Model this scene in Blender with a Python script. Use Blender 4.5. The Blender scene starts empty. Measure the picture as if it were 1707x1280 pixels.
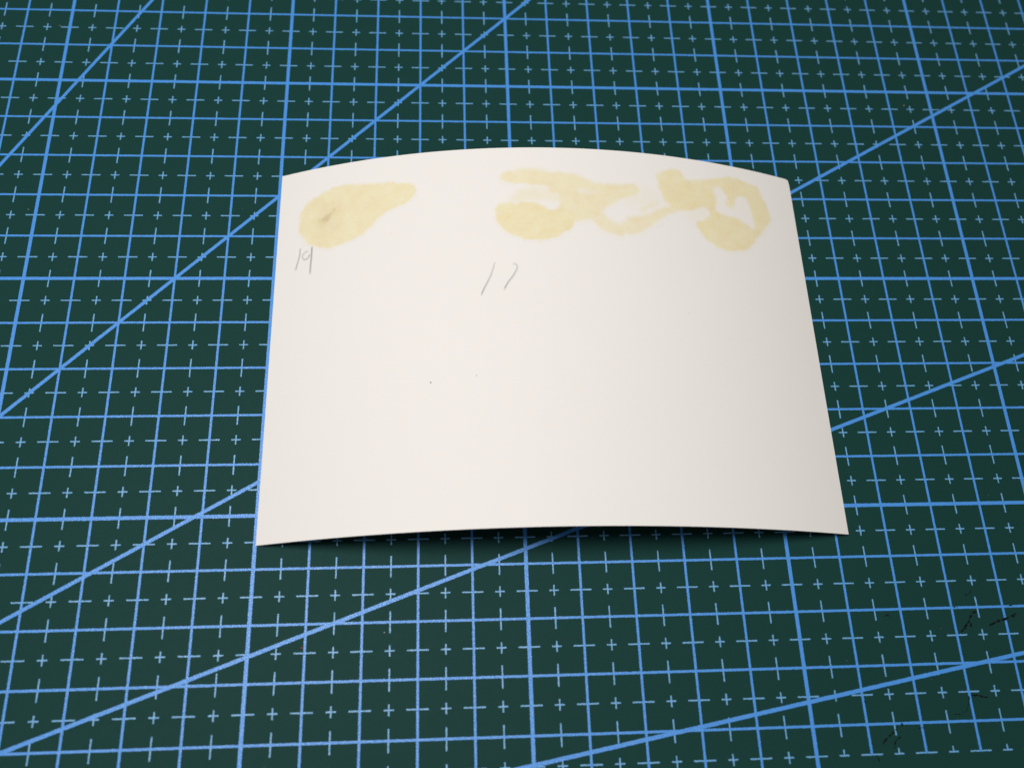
import bpy, math, random
import numpy as np
from mathutils import Matrix, Vector

CM = 0.01            # one printed grid cell is one centimetre
rng = np.random.default_rng(7)
random.seed(7)

# ------------------------------------------------------------------ camera
scene = bpy.context.scene
col = scene.collection
cam_data = bpy.data.cameras.new("camera")
cam = bpy.data.objects.new("camera", cam_data)
col.objects.link(cam)
R = ((0.997524, 0.007824, -0.069886), (-0.033412, 0.927182, -0.373118), (0.061878, 0.374529, 0.925148))
C = (3.5598, -14.3225, 17.1841)
m4 = Matrix(R).to_4x4()
m4.translation = Vector(C) * CM
cam.matrix_world = m4
cam_data.sensor_width = 36.0
cam_data.lens = 1542.54 / 1707 * 36.0
cam_data.clip_start = 0.005
cam_data.clip_end = 20.0
cam_data.dof.use_dof = True
cam_data.dof.focus_distance = 0.185
cam_data.dof.aperture_fstop = 15.0
scene.camera = cam

# ------------------------------------------------------------------ light
world = bpy.data.worlds.new("World")
scene.world = world
world.use_nodes = True
bg = world.node_tree.nodes["Background"]
bg.inputs["Color"].default_value = (1.0, 0.90, 0.88, 1)
bg.inputs["Strength"].default_value = 0.14

def area(name, loc, target, size, power, color):
    d = bpy.data.lights.new(name, 'AREA')
    d.shape = 'DISK'
    d.size = size
    d.energy = power
    d.color = color
    o = bpy.data.objects.new(name, d)
    col.objects.link(o)
    o.location = loc
    o.rotation_euler = (Vector(target) - Vector(loc)).to_track_quat('-Z', 'Y').to_euler()
    return o

area("room_lamp", (-0.045, -0.045, 0.45), (0.03, -0.06, 0.0), 0.21, 1.93, (1.0, 0.986, 0.968))

scene.view_settings.view_transform = 'Standard'
scene.view_settings.look = 'None'
scene.view_settings.gamma = 1.0
scene.view_settings.exposure = 0.0
scene.view_settings.use_curve_mapping = False

# ------------------------------------------------------------------ shader helpers
class X:
    """A shader value with arithmetic, one Math node for each operation."""
    nt = None
    def __init__(self, s): self.s = s
    @staticmethod
    def op(kind, *args, clamp=False):
        n = X.nt.nodes.new('ShaderNodeMath')
        n.operation = kind
        n.use_clamp = clamp
        for i, a in enumerate(args):
            if isinstance(a, X): X.nt.links.new(a.s, n.inputs[i])
            else: n.inputs[i].default_value = a
        return X(n.outputs[0])
    def __add__(a, b): return X.op('ADD', a, b)
    __radd__ = __add__
    def __sub__(a, b): return X.op('SUBTRACT', a, b)
    def __rsub__(a, b): return X.op('SUBTRACT', b, a)
    def __mul__(a, b): return X.op('MULTIPLY', a, b)
    __rmul__ = __mul__
    def abs(a): return X.op('ABSOLUTE', a)
    def max(a, b): return X.op('MAXIMUM', a, b)
    def min(a, b): return X.op('MINIMUM', a, b)

def cell(x, period=1.0, offset=0.0):
    """Distance to the nearest line of a family period apart."""
    y = X.op('PINGPONG', x - offset, period / 2)
    return y

def band(d, half, soft=0.006):
    """1 within half of the line, 0 outside, with a soft edge."""
    return X.op('ADD', (half - d) * (1.0 / soft), 0.5, clamp=True)

def node(nt, kind, **inputs):
    n = nt.nodes.new(kind)
    for k, v in inputs.items():
        k = k.replace('_', ' ')
        if hasattr(v, 'is_output'): nt.links.new(v, n.inputs[k])
        elif isinstance(v, X): nt.links.new(v.s, n.inputs[k])
        else: n.inputs[k].default_value = v
    return n

def mix(nt, fac, a, b):
    n = nt.nodes.new('ShaderNodeMix')
    n.data_type = 'RGBA'
    for i, v in ((0, fac), (6, a), (7, b)):
        if isinstance(v, X): v = v.s
        if hasattr(v, 'is_output'): nt.links.new(v, n.inputs[i])
        else: n.inputs[i].default_value = v if i == 0 else (*v, 1)
    return n.outputs[2]

def new_mat(name):
    m = bpy.data.materials.new(name)
    m.use_nodes = True
    nt = m.node_tree
    X.nt = nt
    return m, nt, nt.nodes["Principled BSDF"]

def noise(nt, vec, scale, detail=2.0, rough=0.5):
    n = nt.nodes.new('ShaderNodeTexNoise')
    nt.links.new(vec, n.inputs['Vector'])
    n.inputs['Scale'].default_value = scale
    n.inputs['Detail'].default_value = detail
    n.inputs['Roughness'].default_value = rough
    return X(n.outputs['Fac'])

# ------------------------------------------------------------------ the mat's material: green vinyl with the printed scale
def mat_material():
    m, nt, b = new_mat("cutting_mat_vinyl")
    tc = nt.nodes.new('ShaderNodeTexCoord')
    sc = nt.nodes.new('ShaderNodeVectorMath')
    sc.operation = 'SCALE'
    nt.links.new(tc.outputs['Object'], sc.inputs[0])
    sc.inputs['Scale'].default_value = 100.0           # object space in centimetres
    v = sc.outputs[0]
    # slight wander of the printed edges
    wob = nt.nodes.new('ShaderNodeTexNoise')
    nt.links.new(v, wob.inputs['Vector'])
    wob.inputs['Scale'].default_value = 34.0
    wob.inputs['Detail'].default_value = 2.0
    sep_w = nt.nodes.new('ShaderNodeSeparateColor')
    nt.links.new(wob.outputs['Color'], sep_w.inputs[0])
    sep = nt.nodes.new('ShaderNodeSeparateXYZ')
    nt.links.new(v, sep.inputs[0])
    x0, y0 = X(sep.outputs[0]), X(sep.outputs[1])
    x = x0 + (X(sep_w.outputs[0]) - 0.5) * 0.020
    y = y0 + (X(sep_w.outputs[1]) - 0.5) * 0.020
    fx, fy = cell(x), cell(y)                          # whole centimetres
    hx, hy = cell(x, 1, 0.5), cell(y, 1, 0.5)          # half centimetres
    tx, ty = cell(x, 5), cell(y, 5)                    # every fifth line is bolder
    THIN, BOLD, FINE = 0.0220, 0.0345, 0.0125
    lines = band(fx, THIN).max(band(fy, THIN)).max(band(tx, BOLD)).max(band(ty, BOLD))
    rays = None
    for deg in (10, 20, 30, 45, 60, 70, 80):           # fan of angle lines from the scale's zero corner
        a = math.radians(deg)
        d = ((x + 15.0) * math.sin(a) - (y + 18.0) * math.cos(a)).abs()
        r = band(d, 0.0350)
        rays = r if rays is None else rays.max(r)
    dash = (band(hy, FINE) * band(fx, 0.195)).max(band(hx, FINE) * band(fy, 0.195))
    plus = (band(hy, FINE) * band(hx, 0.088)).max(band(hx, FINE) * band(hy, 0.096))
    # printed field: ends at the scale's border and leaves a blank panel in one corner
    inside = band((x - 6.0).abs(), 21.03) * band((y + 4.5).abs(), 13.53)
    panel = band(10.04 - x, 0.0) * band(y + 14.512, 0.0)
    inside = inside * (1.0 - panel)
    solid = lines.max(rays) * inside
    fine = dash.max(plus) * inside
    # thin spots in the ink
    grain = noise(nt, v, 55.0, 3.0, 0.6)
    worn = X.op('ADD', (grain - 0.30) * 9.0, 0.0, clamp=True)
    solid = solid * (0.80 + worn * 0.20)
    fine = fine * (0.66 + worn * 0.30)
    ink = solid.max(fine)
    # vinyl
    broad = noise(nt, v, 0.35, 3.0, 0.6)
    mid = noise(nt, v, 6.0, 4.0, 0.6)
    vinyl = mix(nt, broad, (0.0080, 0.0400, 0.0360), (0.0112, 0.049, 0.0445))
    vinyl = mix(nt, X.op('ADD', (mid - 0.5) * 1.6, 0.4, clamp=True), vinyl, (0.0085, 0.0440, 0.0365))
    peb = noise(nt, v, 42.0, 3.0, 0.6)
    vinyl = mix(nt, X.op('ADD', (peb - 0.5) * 2.4, 0.30, clamp=True), vinyl, (0.0125, 0.0540, 0.0480))
    # pale dust caught in the grain
    vor = nt.nodes.new('ShaderNodeTexVoronoi')
    nt.links.new(v, vor.inputs['Vector'])
    vor.inputs['Scale'].default_value = 2.6
    vc = nt.nodes.new('ShaderNodeSeparateColor')
    nt.links.new(vor.outputs['Color'], vc.inputs[0])
    speck = band(X(vor.outputs['Distance']), 0.035, 0.03) * band(X(vc.outputs[0]), 0.16, 0.02)
    vinyl = mix(nt, speck * 0.22, vinyl, (0.16, 0.20, 0.15))
    inkc = mix(nt, mid, (0.058, 0.255, 0.700), (0.080, 0.315, 0.770))
    base = mix(nt, fine, vinyl, (0.155, 0.400, 0.700))
    base = mix(nt, solid, base, inkc)
    nt.links.new(base, b.inputs['Base Color'])
    rough = 0.46 - ink * 0.14 + (mid - 0.5) * 0.12
    nt.links.new(rough.s, b.inputs['Roughness'])
    nt.links.new((0.035 + ink * X.op('ADD', (grain - 0.44) * 6.0, 0.0, clamp=True) * 0.85).s, b.inputs['Specular IOR Level'])
    # pebbled skin of the vinyl
    bump = nt.nodes.new('ShaderNodeBump')
    nt.links.new((0.40 + ink * 0.10).s, bump.inputs['Strength'])
    bump.inputs['Distance'].default_value = 0.00012
    nt.links.new(peb.s, bump.inputs['Height'])
    nt.links.new(bump.outputs[0], b.inputs['Normal'])
    return m

def paper_material(name, mark=None, rough=0.62):
    """Card stock; where the mesh carries a 'soak' value the mark colour soaks in."""
    m, nt, b = new_mat(name)
    tc = nt.nodes.new('ShaderNodeTexCoord')
    sc = nt.nodes.new('ShaderNodeVectorMath')
    sc.operation = 'SCALE'
    nt.links.new(tc.outputs['Object'], sc.inputs[0])
    sc.inputs['Scale'].default_value = 100.0
    v = sc.outputs[0]
    fib = noise(nt, v, 24.0, 5.0, 0.65)
    cloud = noise(nt, v, 0.9, 3.0, 0.5)
    paper = mix(nt, cloud, (0.815, 0.792, 0.752), (0.835, 0.812, 0.775))
    paper = mix(nt, X.op('ADD', (fib - 0.5) * 1.5, 0.5, clamp=True), paper, (0.845, 0.820, 0.782))
    if mark:
        at = nt.nodes.new('ShaderNodeAttribute')
        at.attribute_name = 'soak'
        d = X(at.outputs['Fac'])
        if mark == 'stain':
            g = noise(nt, v, 14.0, 4.0, 0.65)
            big = noise(nt, v, 3.4, 4.0, 0.65)
            soak = mix(nt, X.op('ADD', (big - 0.5) * 3.5, 0.5, clamp=True), (0.820, 0.742, 0.430), (0.802, 0.694, 0.420))
            k = X.op('ADD', d * (0.86 + (g - 0.5) * 0.7 + (big - 0.5) * 0.55), 0.0, clamp=True)
            paper = mix(nt, k, paper, soak)
            at2 = nt.nodes.new('ShaderNodeAttribute')
            at2.attribute_name = 'dark'
            paper = mix(nt, X(at2.outputs['Fac']) * (0.35 + g * 0.9), paper, (0.40, 0.27, 0.10))
        else:
            g = noise(nt, v, 70.0, 3.0, 0.7)
            k = X.op('MULTIPLY', d, 0.70 + g * 0.6, clamp=True)
            paper = mix(nt, k, paper, (0.24, 0.23, 0.23))
    nt.links.new(paper, b.inputs['Base Color'])
    b.inputs['Roughness'].default_value = rough
    b.inputs['Specular IOR Level'].default_value = 0.25
    bump = nt.nodes.new('ShaderNodeBump')
    bump.inputs['Strength'].default_value = 0.25
    bump.inputs['Distance'].default_value = 0.00004
    nt.links.new(fib.s, bump.inputs['Height'])
    nt.links.new(bump.outputs[0], b.inputs['Normal'])
    return m

def plain_material(name, rgb, rough=0.7, var=0.25):
    m, nt, b = new_mat(name)
    tc = nt.nodes.new('ShaderNodeTexCoord')
    n = noise(nt, tc.outputs['Object'], 3000.0, 3.0, 0.6)
    nt.links.new(mix(nt, n, tuple(c * (1 - var) for c in rgb), tuple(c * (1 + var) for c in rgb)), b.inputs['Base Color'])
    b.inputs['Roughness'].default_value = rough
    b.inputs['Specular IOR Level'].default_value = 0.12
    return m

VINYL = mat_material()
PAPER = paper_material("card_stock")
STAIN = paper_material("soaked_card", 'stain', 0.60)
PENCIL = paper_material("pencilled_card", 'pencil')
GRIME = plain_material("black_scratch", (0.0050, 0.0068, 0.0066), 0.8, 0.5)
RUST = plain_material("brown_crumb", (0.16, 0.055, 0.03), 0.8)
LINT = plain_material("pale_crumb", (0.26, 0.30, 0.22), 0.8)

def mesh_obj(name, verts, faces, material, parent=None, smooth=True):
    me = bpy.data.meshes.new(name)
    me.from_pydata([tuple(v) for v in verts], [], [tuple(int(i) for i in f) for f in faces])
    me.update()
    if smooth: me.polygons.foreach_set('use_smooth', [True] * len(me.polygons))
    me.materials.append(material)
    o = bpy.data.objects.new(name, me)
    col.objects.link(o)
    if parent: o.parent = parent
    return o

def tag(o, label, category, group=None):
    o['label'] = label
    o['category'] = category
    if group: o['group'] = group
    return o

# ------------------------------------------------------------------ cutting mat
def cutting_mat():
    import bmesh
    x0, x1, y0, y1, z0, z1, r = -16.6, 28.6, -19.6, 10.6, -0.3, 0.0, 0.9
    ring = []
    for cx, cy, a0 in ((x1 - r, y1 - r, 0), (x0 + r, y1 - r, 90), (x0 + r, y0 + r, 180), (x1 - r, y0 + r, 270)):
        for k in range(9):
            a = math.radians(a0 + k * 90 / 8)
            ring.append((cx + r * math.cos(a), cy + r * math.sin(a), a))
    n = len(ring)
    prof = ((0.05, z1), (0.015, z1 - 0.015), (0.0, z1 - 0.05), (0.0, z0 + 0.05), (0.04, z0))
    verts = []
    for inset, z in prof:
        for x, y, a in ring:
            verts.append(((x - inset * math.cos(a)) * CM, (y - inset * math.sin(a)) * CM, z * CM))
    faces = [list(range(n)), [4 * n + i for i in reversed(range(n))]]
    for p in range(4):
        for i in range(n):
            j = (i + 1) % n
            faces.append((p * n + i, (p + 1) * n + i, (p + 1) * n + j, p * n + j))
    o = mesh_obj("cutting_mat", verts, faces, VINYL, smooth=False)
    return tag(o, "dark green vinyl cutting mat printed with a blue centimetre grid", "cutting mat")

MAT = cutting_mat()

# ------------------------------------------------------------------ bowed card
CARD_W, CARD_H, THICK = 11.488, 8.057, 0.028
N_U, N_V = 140, 60
_u = np.linspace(-1, 1, 401)
_th = -0.39947 * _u + 0.01033 * _u**2 + 0.02071 * _u**3      # slope of the bow along its width
_tm = (_th[1:] + _th[:-1]) / 2
_ds = CARD_W / 400
_cx = np.r_[0, np.cumsum(np.cos(_tm) * _ds)]
_cz = np.r_[0, np.cumsum(np.sin(_tm) * _ds)]
_s = np.linspace(0, CARD_W, 401)
YAW, PITCH, BASE = -0.00145, -0.00218, (0.0233, -10.5688, 0.0301)

def card_point(u, v, lift=0.0):
    """Point (cm along the width, cm from the front edge) on the bowed card, lifted along its normal; metres."""
    u, v = np.asarray(u, float), np.asarray(v, float)
    th = np.interp(u, _s, _th)
    x = np.interp(u, _s, _cx) - np.sin(th) * lift
    z = np.interp(u, _s, _cz) + np.cos(th) * lift
    y = v * math.cos(PITCH) - z * math.sin(PITCH)
    z = v * math.sin(PITCH) + z * math.cos(PITCH)
    c, s = math.cos(YAW), math.sin(YAW)
    return np.stack([BASE[0] + c * x - s * y, BASE[1] + s * x + c * y, BASE[2] + z], -1) * CM

def grid_faces(nu, nv, off=0, flip=False):
    f = []
    for j in range(nv - 1):
        for i in range(nu - 1):
            a = off + j * nu + i
            q = (a, a + 1, a + 1 + nu, a + nu)
            f.append(q[::-1] if flip else q)
    return f

def card():
    us, vs = np.linspace(0, CARD_W, N_U), np.linspace(0, CARD_H, N_V)
    U, V = np.meshgrid(us, vs)
    # worn back corner: pull the rim in a touch
    d = np.hypot(np.clip(U - (CARD_W - 0.07), 0, 1), np.clip(V - (CARD_H - 0.07), 0, 1))
    k = np.where(d > 0.07, 0.07 / np.maximum(d, 1e-6), 1.0)
    U = np.where(d > 0.07, CARD_W - 0.07 + (U - CARD_W + 0.07) * k, U)
    V = np.where(d > 0.07, CARD_H - 0.07 + (V - CARD_H + 0.07) * k, V)
    top = card_point(U.ravel(), V.ravel())
    bot = card_point(U.ravel(), V.ravel(), -THICK)
    n = N_U * N_V
    verts = np.r_[top, bot]
    faces = grid_faces(N_U, N_V) + grid_faces(N_U, N_V, n, True)
    rim = [i for i in range(N_U)] + [j * N_U + N_U - 1 for j in range(1, N_V)] + \
          [(N_V - 1) * N_U + i for i in range(N_U - 2, -1, -1)] + [j * N_U for j in range(N_V - 2, 0, -1)]
    verts = np.r_[verts, top[rim], bot[rim]]
    a, b, L = 2 * n, 2 * n + len(rim), len(rim)
    for i in range(L):
        j = (i + 1) % L
        faces.append((a + i, b + i, b + j, a + j))
    o = mesh_obj("paper_card", verts, faces, PAPER)
    return tag(o, "white card bowed up into an arch, stained yellow along its back edge", "card")

CARD = card()

# ------------------------------------------------------------------ marks on the card, in centimetres along its width and depth
DROP = [(0.49, 6.88), (0.53, 7.08), (0.68, 7.25), (0.90, 7.37), (1.14, 7.47), (1.39, 7.51), (1.72, 7.49), (2.07, 7.45), (2.43, 7.42), (2.77, 7.34), (2.98, 7.29), (3.07, 7.18), (3.02, 7.00), (2.88, 6.89), (2.65, 6.79), (2.42, 6.70), (2.26, 6.58), (2.14, 6.41), (1.97, 6.26), (1.80, 6.19), (1.59, 6.14), (1.42, 6.06), (1.25, 6.04), (1.03, 6.07), (0.80, 6.16), (0.61, 6.33), (0.51, 6.56)]
SMUDGE = [(0.93, 6.72), (1.02, 6.82), (1.13, 6.85), (1.23, 6.93), (1.32, 6.99), (1.27, 6.89), (1.20, 6.82), (1.19, 6.71), (1.09, 6.66)]
HALO = [(0.84, 6.71), (0.94, 6.90), (1.20, 7.07), (1.43, 7.03), (1.39, 6.79), (1.41, 6.41), (1.15, 6.39), (0.94, 6.50)]
BAND = [(4.80, 7.40), (4.93, 7.46), (5.11, 7.50), (5.46, 7.52), (5.77, 7.49), (5.82, 7.44), (6.07, 7.44), (6.28, 7.45), (6.42, 7.38), (6.68, 7.27), (6.80, 7.22), (7.10, 7.22), (7.38, 7.23), (7.38, 7.22), (7.62, 7.25), (7.70, 7.18), (7.69, 7.07), (7.61, 6.94), (7.35, 6.86), (7.26, 6.84), (7.04, 6.70), (6.88, 6.52), (6.77, 6.38), (6.68, 6.33), (6.52, 6.31), (6.29, 6.25), (6.00, 6.47), (5.92, 6.53), (6.00, 6.72), (5.99, 6.91), (5.74, 6.94), (5.81, 7.11), (5.55, 7.13), (5.14, 7.17), (4.82, 7.23)]
BLOB = [(4.69, 6.68), (4.93, 6.72), (5.16, 6.69), (5.41, 6.73), (5.57, 6.68), (5.72, 6.58), (5.84, 6.53), (5.99, 6.58), (6.21, 6.56), (6.36, 6.36), (6.29, 6.25), (6.18, 6.10), (6.05, 5.98), (5.89, 5.88), (5.69, 5.83), (5.45, 5.81), (5.18, 5.86), (4.94, 5.96), (4.77, 6.13), (4.68, 6.29)]
VEIL = [(4.93, 6.75), (5.03, 6.89), (5.18, 7.03), (5.54, 7.08), (5.85, 7.03), (6.06, 6.89), (5.99, 6.70), (5.65, 6.74), (5.41, 6.71), (5.12, 6.69)]
CHINK = [(5.57, 6.73), (5.73, 6.78), (6.01, 6.72), (5.94, 6.58), (5.82, 6.55), (5.69, 6.64)]
SCRAPE = [(6.34, 7.03), (6.56, 7.05), (6.77, 7.00), (6.58, 6.93)]
LOBE = [(6.66, 6.37), (6.75, 6.19), (6.91, 6.06), (7.11, 5.99), (7.29, 5.98), (7.35, 6.02), (7.51, 6.04), (7.68, 6.11), (7.85, 6.24), (8.07, 6.39), (8.32, 6.57), (8.55, 6.71), (8.46, 6.84), (8.10, 6.70), (7.83, 6.53), (7.52, 6.44), (7.32, 6.42), (7.39, 6.39), (7.17, 6.24), (6.99, 6.37), (6.92, 6.50)]
HOLLOW = [(6.92, 6.48), (7.12, 6.66), (7.37, 6.86), (7.35, 6.83), (7.71, 6.96), (8.17, 6.94), (8.27, 6.83), (8.02, 6.66), (7.69, 6.53), (7.45, 6.43), (7.31, 6.37), (7.25, 6.22), (7.03, 6.32)]
STRAND = [(7.70, 6.67), (7.85, 6.81), (8.14, 6.88), (8.11, 6.80), (7.93, 6.69), (7.69, 6.58)]
CLOUD = [(8.13, 7.53), (8.24, 7.64), (8.54, 7.75), (8.68, 7.71), (8.74, 7.56), (8.82, 7.48), (9.13, 7.54), (9.47, 7.66), (9.87, 7.76), (10.14, 7.75), (10.40, 7.68), (10.59, 7.64), (10.64, 7.46), (10.74, 7.24), (10.81, 7.04), (10.80, 6.82), (10.64, 6.60), (10.48, 6.47), (10.34, 6.26), (10.16, 6.07), (9.90, 5.91), (9.62, 5.90), (9.44, 5.89), (9.26, 5.98), (9.10, 6.08), (8.98, 6.30), (8.88, 6.46), (9.11, 6.58), (9.29, 6.73), (9.19, 6.86), (9.05, 6.85), (8.79, 6.73), (8.55, 6.71), (8.35, 6.67), (8.34, 6.83), (8.21, 6.94), (8.17, 7.25)]
CLEFT = [(9.42, 7.37), (9.57, 7.46), (9.69, 7.38), (9.73, 7.22), (9.71, 6.97), (9.85, 6.95), (9.96, 7.27), (10.19, 7.34), (10.29, 7.14), (10.30, 6.88), (10.37, 6.63), (10.30, 6.50), (10.11, 6.63), (9.86, 6.75), (9.48, 6.77), (9.40, 6.88), (9.50, 7.10)]
ONE_A = [(0.55, 6.17), (0.55, 6.03), (0.53, 5.90), (0.50, 5.78), (0.47, 5.64)]
NINE = [(0.74, 6.07), (0.65, 6.02), (0.61, 5.94), (0.66, 5.87), (0.74, 5.89), (0.79, 5.99)]
STEM = [(0.82, 6.16), (0.82, 5.91), (0.81, 5.68), (0.81, 5.50)]
ONE_B = [(4.64, 5.36), (4.60, 5.21), (4.55, 5.05), (4.48, 4.90), (4.41, 4.76), (4.35, 4.61)]
SEVEN = [(4.98, 5.29), (5.03, 5.30), (5.07, 5.26), (5.07, 5.19), (5.04, 5.12), (4.97, 5.00), (4.89, 4.89), (4.84, 4.80), (4.80, 4.72)]
SPECKS = [(3.36, 2.84), (4.23, 2.93), (8.50, 4.32), (2.54, 6.18)]
SCRATCHES = [
    [(13.66, -12.34), (13.77, -12.30), (13.87, -12.26), (13.97, -12.24), (14.10, -12.19), (14.23, -12.14)],
    [(13.09, -12.45), (13.20, -12.34), (13.30, -12.23), (13.35, -12.14), (13.46, -12.07)],
    [(13.04, -11.99), (13.13, -12.00)],
    [(14.07, -12.01), (14.15, -11.99), (14.20, -11.98)],
    [(13.03, -13.57), (13.15, -13.57), (13.26, -13.60), (13.34, -13.62)],
    [(12.99, -13.58), (12.95, -13.70), (12.89, -13.82), (12.79, -13.88), (12.64, -13.88)],
    [(11.93, -14.09), (11.99, -14.09), (12.05, -14.09)],
    [(11.64, -13.96), (11.64, -14.04)],
    [(11.20, -14.35), (11.33, -14.24), (11.45, -14.15), (11.55, -14.06)],
    [(11.09, -14.50), (11.10, -14.59), (11.13, -14.66)],
    [(11.42, -14.41), (11.48, -14.28), (11.59, -14.22)],
    [(11.03, -13.59), (11.04, -13.70)],
    [(11.68, -12.13), (11.74, -12.10), (11.78, -12.18)],
    [(13.29, -11.74), (13.36, -11.77), (13.46, -11.69)],
    [(13.29, -12.37), (13.32, -12.28)],
]

def inside_dist(pts, poly):
    """Signed distance in cm to a closed outline, positive inside."""
    poly = np.array(poly, float)
    # round the outline off (corner cutting)
    for _ in range(1):
        nx = np.roll(poly, -1, 0)
        poly = np.stack([poly * 0.75 + nx * 0.25, poly * 0.25 + nx * 0.75], 1).reshape(-1, 2)
    a, b = poly, np.roll(poly, -1, 0)
    best = np.full(len(pts), 1e9)
    odd = np.zeros(len(pts), bool)
    for p, q in zip(a, b):
        e = q - p
        w = pts - p
        t = np.clip((w @ e) / max(e @ e, 1e-12), 0, 1)
        best = np.minimum(best, ((w - t[:, None] * e)**2).sum(1))
        c = (p[1] > pts[:, 1]) != (q[1] > pts[:, 1])
        xi = p[0] + (pts[:, 1] - p[1]) / (e[1] if abs(e[1]) > 1e-12 else 1e-12) * e[0]
        odd ^= c & (pts[:, 0] < xi)
    d = np.sqrt(best)
    return np.where(odd, d, -d)

def lattice(pts, scale, seed):
    """Smooth value noise for ragged outlines."""
    r = np.random.default_rng(seed)
    g = r.random((128, 128))
    p = pts * scale
    i = np.floor(p).astype(int)
    f = p - i
    f = f * f * (3 - 2 * f)
    s = lambda a, b: g[a % 128, b % 128]
    return ((s(i[:, 0], i[:, 1]) * (1 - f[:, 0]) + s(i[:, 0] + 1, i[:, 1]) * f[:, 0]) * (1 - f[:, 1]) +
            (s(i[:, 0], i[:, 1] + 1) * (1 - f[:, 0]) + s(i[:, 0] + 1, i[:, 1] + 1) * f[:, 0]) * f[:, 1]) - 0.5

def soft(d, edge):
    t = np.clip(d / edge + 0.5, 0, 1)
    return t * t * (3 - 2 * t)

def stain(name, layers, label, step=0.022):
    """layers: (outline, density, edge softness, mode)."""
    allp = np.concatenate([np.array(l[0]) for l in layers])
    lo, hi = allp.min(0) - 0.12, allp.max(0) + 0.12
    hi = np.minimum(hi, [CARD_W - 0.02, CARD_H - 0.02])
    nu, nv = int((hi[0] - lo[0]) / step) + 1, int((hi[1] - lo[1]) / step) + 1
    U, V = np.meshgrid(np.linspace(lo[0], hi[0], nu), np.linspace(lo[1], hi[1], nv))
    pts = np.stack([U.ravel(), V.ravel()], 1)
    rag = lattice(pts, 9, 1) * 0.05 + lattice(pts, 22, 2) * 0.035
    dens, dark = np.zeros(len(pts)), np.zeros(len(pts))
    for outline, amount, edge, mode in layers:
        k = soft(inside_dist(pts, outline) + rag, edge)
        if mode == 'add': dens = np.maximum(dens, amount * k)
        elif mode == 'cut': dens = dens * (1 - k) + np.minimum(dens, amount) * k
        elif mode == 'dark': dark = np.maximum(dark, amount * k)
    used = {}
    faces = []
    for f in grid_faces(nu, nv):
        if max(dens[list(f)]) > 0.004:
            faces.append([used.setdefault(i, len(used)) for i in f])
    idx = np.array(list(used))
    o = mesh_obj(name, card_point(pts[idx, 0], pts[idx, 1], 0.002), faces, STAIN, CARD)
    for nm, arr in (('soak', dens), ('dark', dark)):
        at = o.data.attributes.new(nm, 'FLOAT', 'POINT')
        at.data.foreach_set('value', arr[idx].astype(np.float32))
    o['label'] = label
    return o

WASH = [(8.55, 6.80), (8.80, 6.80), (9.05, 6.92), (9.30, 6.80), (9.15, 6.60), (8.90, 6.42), (8.70, 6.55)]
PALE = [(7.60, 7.15), (7.95, 7.20), (8.10, 7.05), (8.25, 6.85), (7.90, 6.75), (7.40, 6.72), (7.25, 6.90)]
stain("stain", [(DROP, 0.95, 0.09, 'add'), (HALO, 0.10, 0.35, 'dark'), (SMUDGE, 0.52, 0.17, 'dark')],
      "tadpole shaped yellow stain with a small brown smudge")
stain("stain", [(BAND, 0.85, 0.12, 'add'), (BLOB, 1.0, 0.08, 'add'), (VEIL, 0.50, 0.24, 'add'), (LOBE, 0.80, 0.14, 'add'),
                (HOLLOW, 0.30, 0.20, 'cut'), (PALE, 0.22, 0.22, 'add'), (STRAND, 0.60, 0.16, 'add'), (CLOUD, 1.0, 0.11, 'add'), (WASH, 0.20, 0.20, 'add'),
                (CHINK, 0.12, 0.13, 'cut'), (SCRAPE, 0.30, 0.16, 'cut'), (CLEFT, 0.07, 0.11, 'cut')],
      "long mottled yellow stain with pale gaps")

def smooth_path(p, n=14):
    p = np.array(p, float)
    q = np.r_[[2 * p[0] - p[1]], p, [2 * p[-1] - p[-2]]]
    out = []
    for i in range(1, len(q) - 2):
        for t in np.linspace(0, 1, n, endpoint=False):
            out.append(0.5 * (2 * q[i] + (q[i + 1] - q[i - 1]) * t + (2 * q[i - 1] - 5 * q[i] + 4 * q[i + 1] - q[i + 2]) * t * t +
                              (3 * q[i] - q[i - 1] - 3 * q[i + 1] + q[i + 2]) * t**3))
    out.append(p[-1])
    return np.array(out)

def number(label, strokes):
    """strokes: (path, width in cm, strength at start, strength at end)."""
    verts, faces, dens = [], [], []
    for si, (path, width, d0, d1) in enumerate(strokes):
        c = smooth_path(path)
        t = np.gradient(c, axis=0)
        t /= np.linalg.norm(t, axis=1)[:, None]
        nrm = np.stack([-t[:, 1], t[:, 0]], 1)
        k = np.linspace(0, 1, len(c))
        ends = np.clip(np.minimum(k, 1 - k) * 14, 0.15, 1)
        base = len(verts)
        for j, w in enumerate((-0.5, -0.22, 0.0, 0.22, 0.5)):
            p = c + nrm * (w * width)
            verts += list(card_point(p[:, 0], p[:, 1], 0.0045 + 0.001 * si))
            dens += list((d0 + (d1 - d0) * k) * ends * (0, 0.75, 1, 0.75, 0)[j])
        faces += [f[::-1] for f in grid_faces(len(c), 5, base)]
    o = mesh_obj("pencilled_number", verts, faces, PENCIL, CARD)
    at = o.data.attributes.new('soak', 'FLOAT', 'POINT')
    at.data.foreach_set('value', np.array(dens, np.float32))
    o.data.flip_normals() if o.data.polygons[0].normal.z < 0 else None
    o['label'] = label
    return o

number("pencilled number 19 below the small stain", [(ONE_A, 0.050, 0.50, 0.62), (NINE, 0.048, 0.36, 0.55), (STEM, 0.055, 0.78, 0.62)])
number("faint pencilled number 17 below the long stain", [(ONE_B, 0.048, 0.30, 0.70), (SEVEN, 0.052, 0.26, 0.66)])

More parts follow.
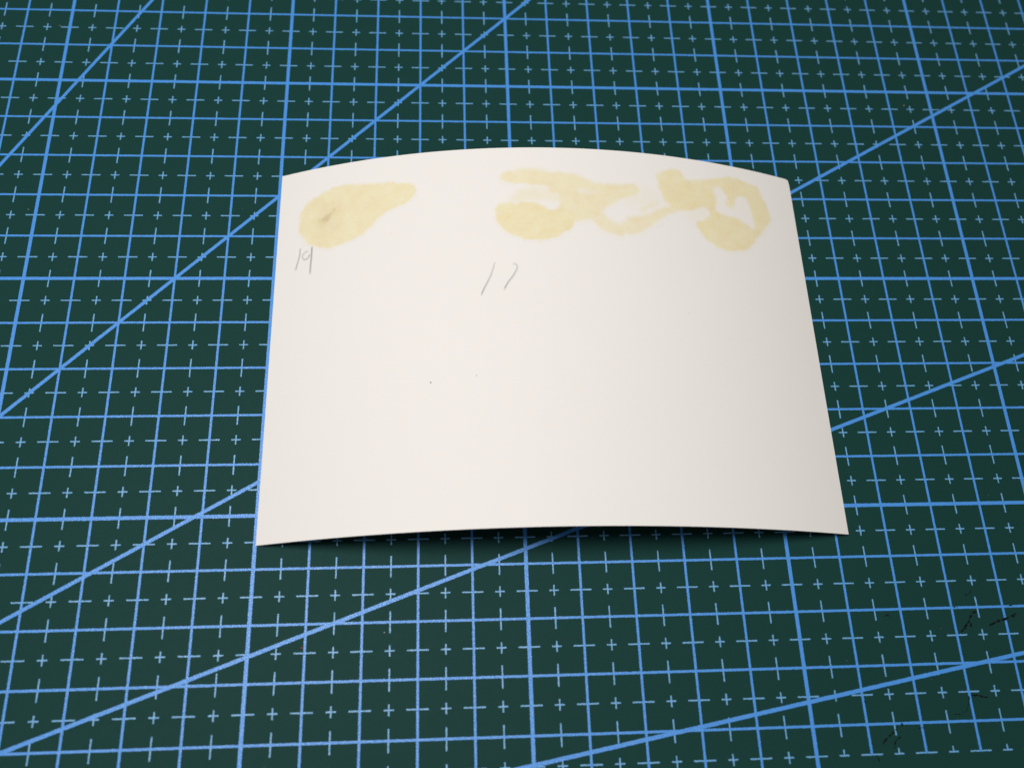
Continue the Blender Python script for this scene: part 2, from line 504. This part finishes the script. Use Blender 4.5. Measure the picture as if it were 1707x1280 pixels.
def blot(name, u, v, r, strength):
    """A pinprick of dirt on the card."""
    n = 10
    a = np.linspace(0, 2 * math.pi, n, endpoint=False)
    rr = r * (0.8 + 0.4 * rng.random(n))
    P = [(u, v)] + [(u + q * math.cos(b), v + q * math.sin(b)) for q, b in zip(rr, a)]
    P = np.array(P)
    o = mesh_obj(name, card_point(P[:, 0], P[:, 1], 0.003), [(0, 1 + i, 1 + (i + 1) % n) for i in range(n)], PENCIL, CARD)
    at = o.data.attributes.new('soak', 'FLOAT', 'POINT')
    at.data.foreach_set('value', np.array([strength] + [strength * 0.25] * n, np.float32))

for (u, v), r, s in zip(SPECKS, (0.022, 0.018, 0.016, 0.014, 0.018), (1.0, 0.6, 0.3, 0.3)):
    blot("speck", u, v, r, s)

# ------------------------------------------------------------------ cuts, dirt and crumbs in the mat
def scratch(path, width):
    """A shallow ragged burr of black dirt pressed into the vinyl, broken along its length."""
    c = smooth_path(path, 9)
    L = np.r_[0, np.cumsum(np.linalg.norm(np.diff(c, axis=0), axis=1))]
    n = max(8, int(L[-1] / 0.012))
    t = np.linspace(0, L[-1], n)
    c = np.stack([np.interp(t, L, c[:, 0]), np.interp(t, L, c[:, 1])], 1) + rng.normal(0, 0.006, (n, 2))
    d = np.gradient(c, axis=0)
    d /= np.linalg.norm(d, axis=1)[:, None]
    nr = np.stack([-d[:, 1], d[:, 0]], 1)
    w = width * np.abs(np.interp(np.arange(n), np.arange(0, n + 4, 2), rng.random(len(np.arange(0, n + 4, 2))) * 1.0 + 0.05))
    w = np.where(np.repeat(rng.random(n // 3 + 1) < 0.18, 3)[:n], 0.002, w)
    w[0] = w[-1] = 0.002
    h = 0.003 + w * 0.18
    verts, faces = [], []
    for i in range(n):
        for s, z in ((-0.5, 0.0008), (0.0, h[i]), (0.5, 0.0008)):
            p = c[i] + nr[i] * s * w[i]
            verts.append((p[0] * CM, p[1] * CM, z * CM))
    for i in range(n - 1):
        for k in (0, 1):
            a = 3 * i + k
            faces.append((a, a + 3, a + 4, a + 1))
    o = mesh_obj("scratch", verts, faces, GRIME, MAT, smooth=False)
    o.data.flip_normals() if o.data.polygons[0].normal.z < 0 else None

for i, s in enumerate(SCRATCHES):
    scratch(s, 0.72 * (0.080, 0.075, 0.075, 0.05, 0.06, 0.045, 0.095, 0.07, 0.075, 0.05, 0.065, 0.04, 0.03, 0.05, 0.05)[i])

def crumb(x, y, r, material):
    ico = [(math.sin(p) * math.cos(a), math.sin(p) * math.sin(a), math.cos(p)) for p in (0.5, 1.2, 1.9) for a in np.linspace(0, 5.24, 6)]
    verts = [((x + vx * r * random.uniform(.6, 1.2)) * CM, (y + vy * r * random.uniform(.6, 1.2)) * CM, max(0.0003, (vz + 0.4) * r * 0.5) * CM) for vx, vy, vz in ico]
    faces = [(k * 6 + i, (k + 1) * 6 + i, (k + 1) * 6 + (i + 1) % 6, k * 6 + (i + 1) % 6) for k in (0, 1) for i in range(6)]
    faces.append(list(range(6)))
    o = mesh_obj("crumb", verts, faces, material, smooth=False)
    return o

tag(crumb(0.95, -12.41, 0.030, RUST), "tiny rust brown crumb on the green mat in front of the card", "crumb")
for x, y, label in ((2.40, -12.18, "tiny pale crumb on the green mat in front of the card"),
                    (-5.22, 1.54, "tiny pale crumb on the mat, above the steepest angled line"),
                    (-5.16, -3.37, "tiny pale crumb on the mat, below the steepest angled line"),
                    (14.37, -0.39, "tiny pale crumb above the angled line that meets the card's blunted corner")):
    tag(crumb(x, y, 0.016, LINT), label, "crumb", "pale crumbs on the mat")
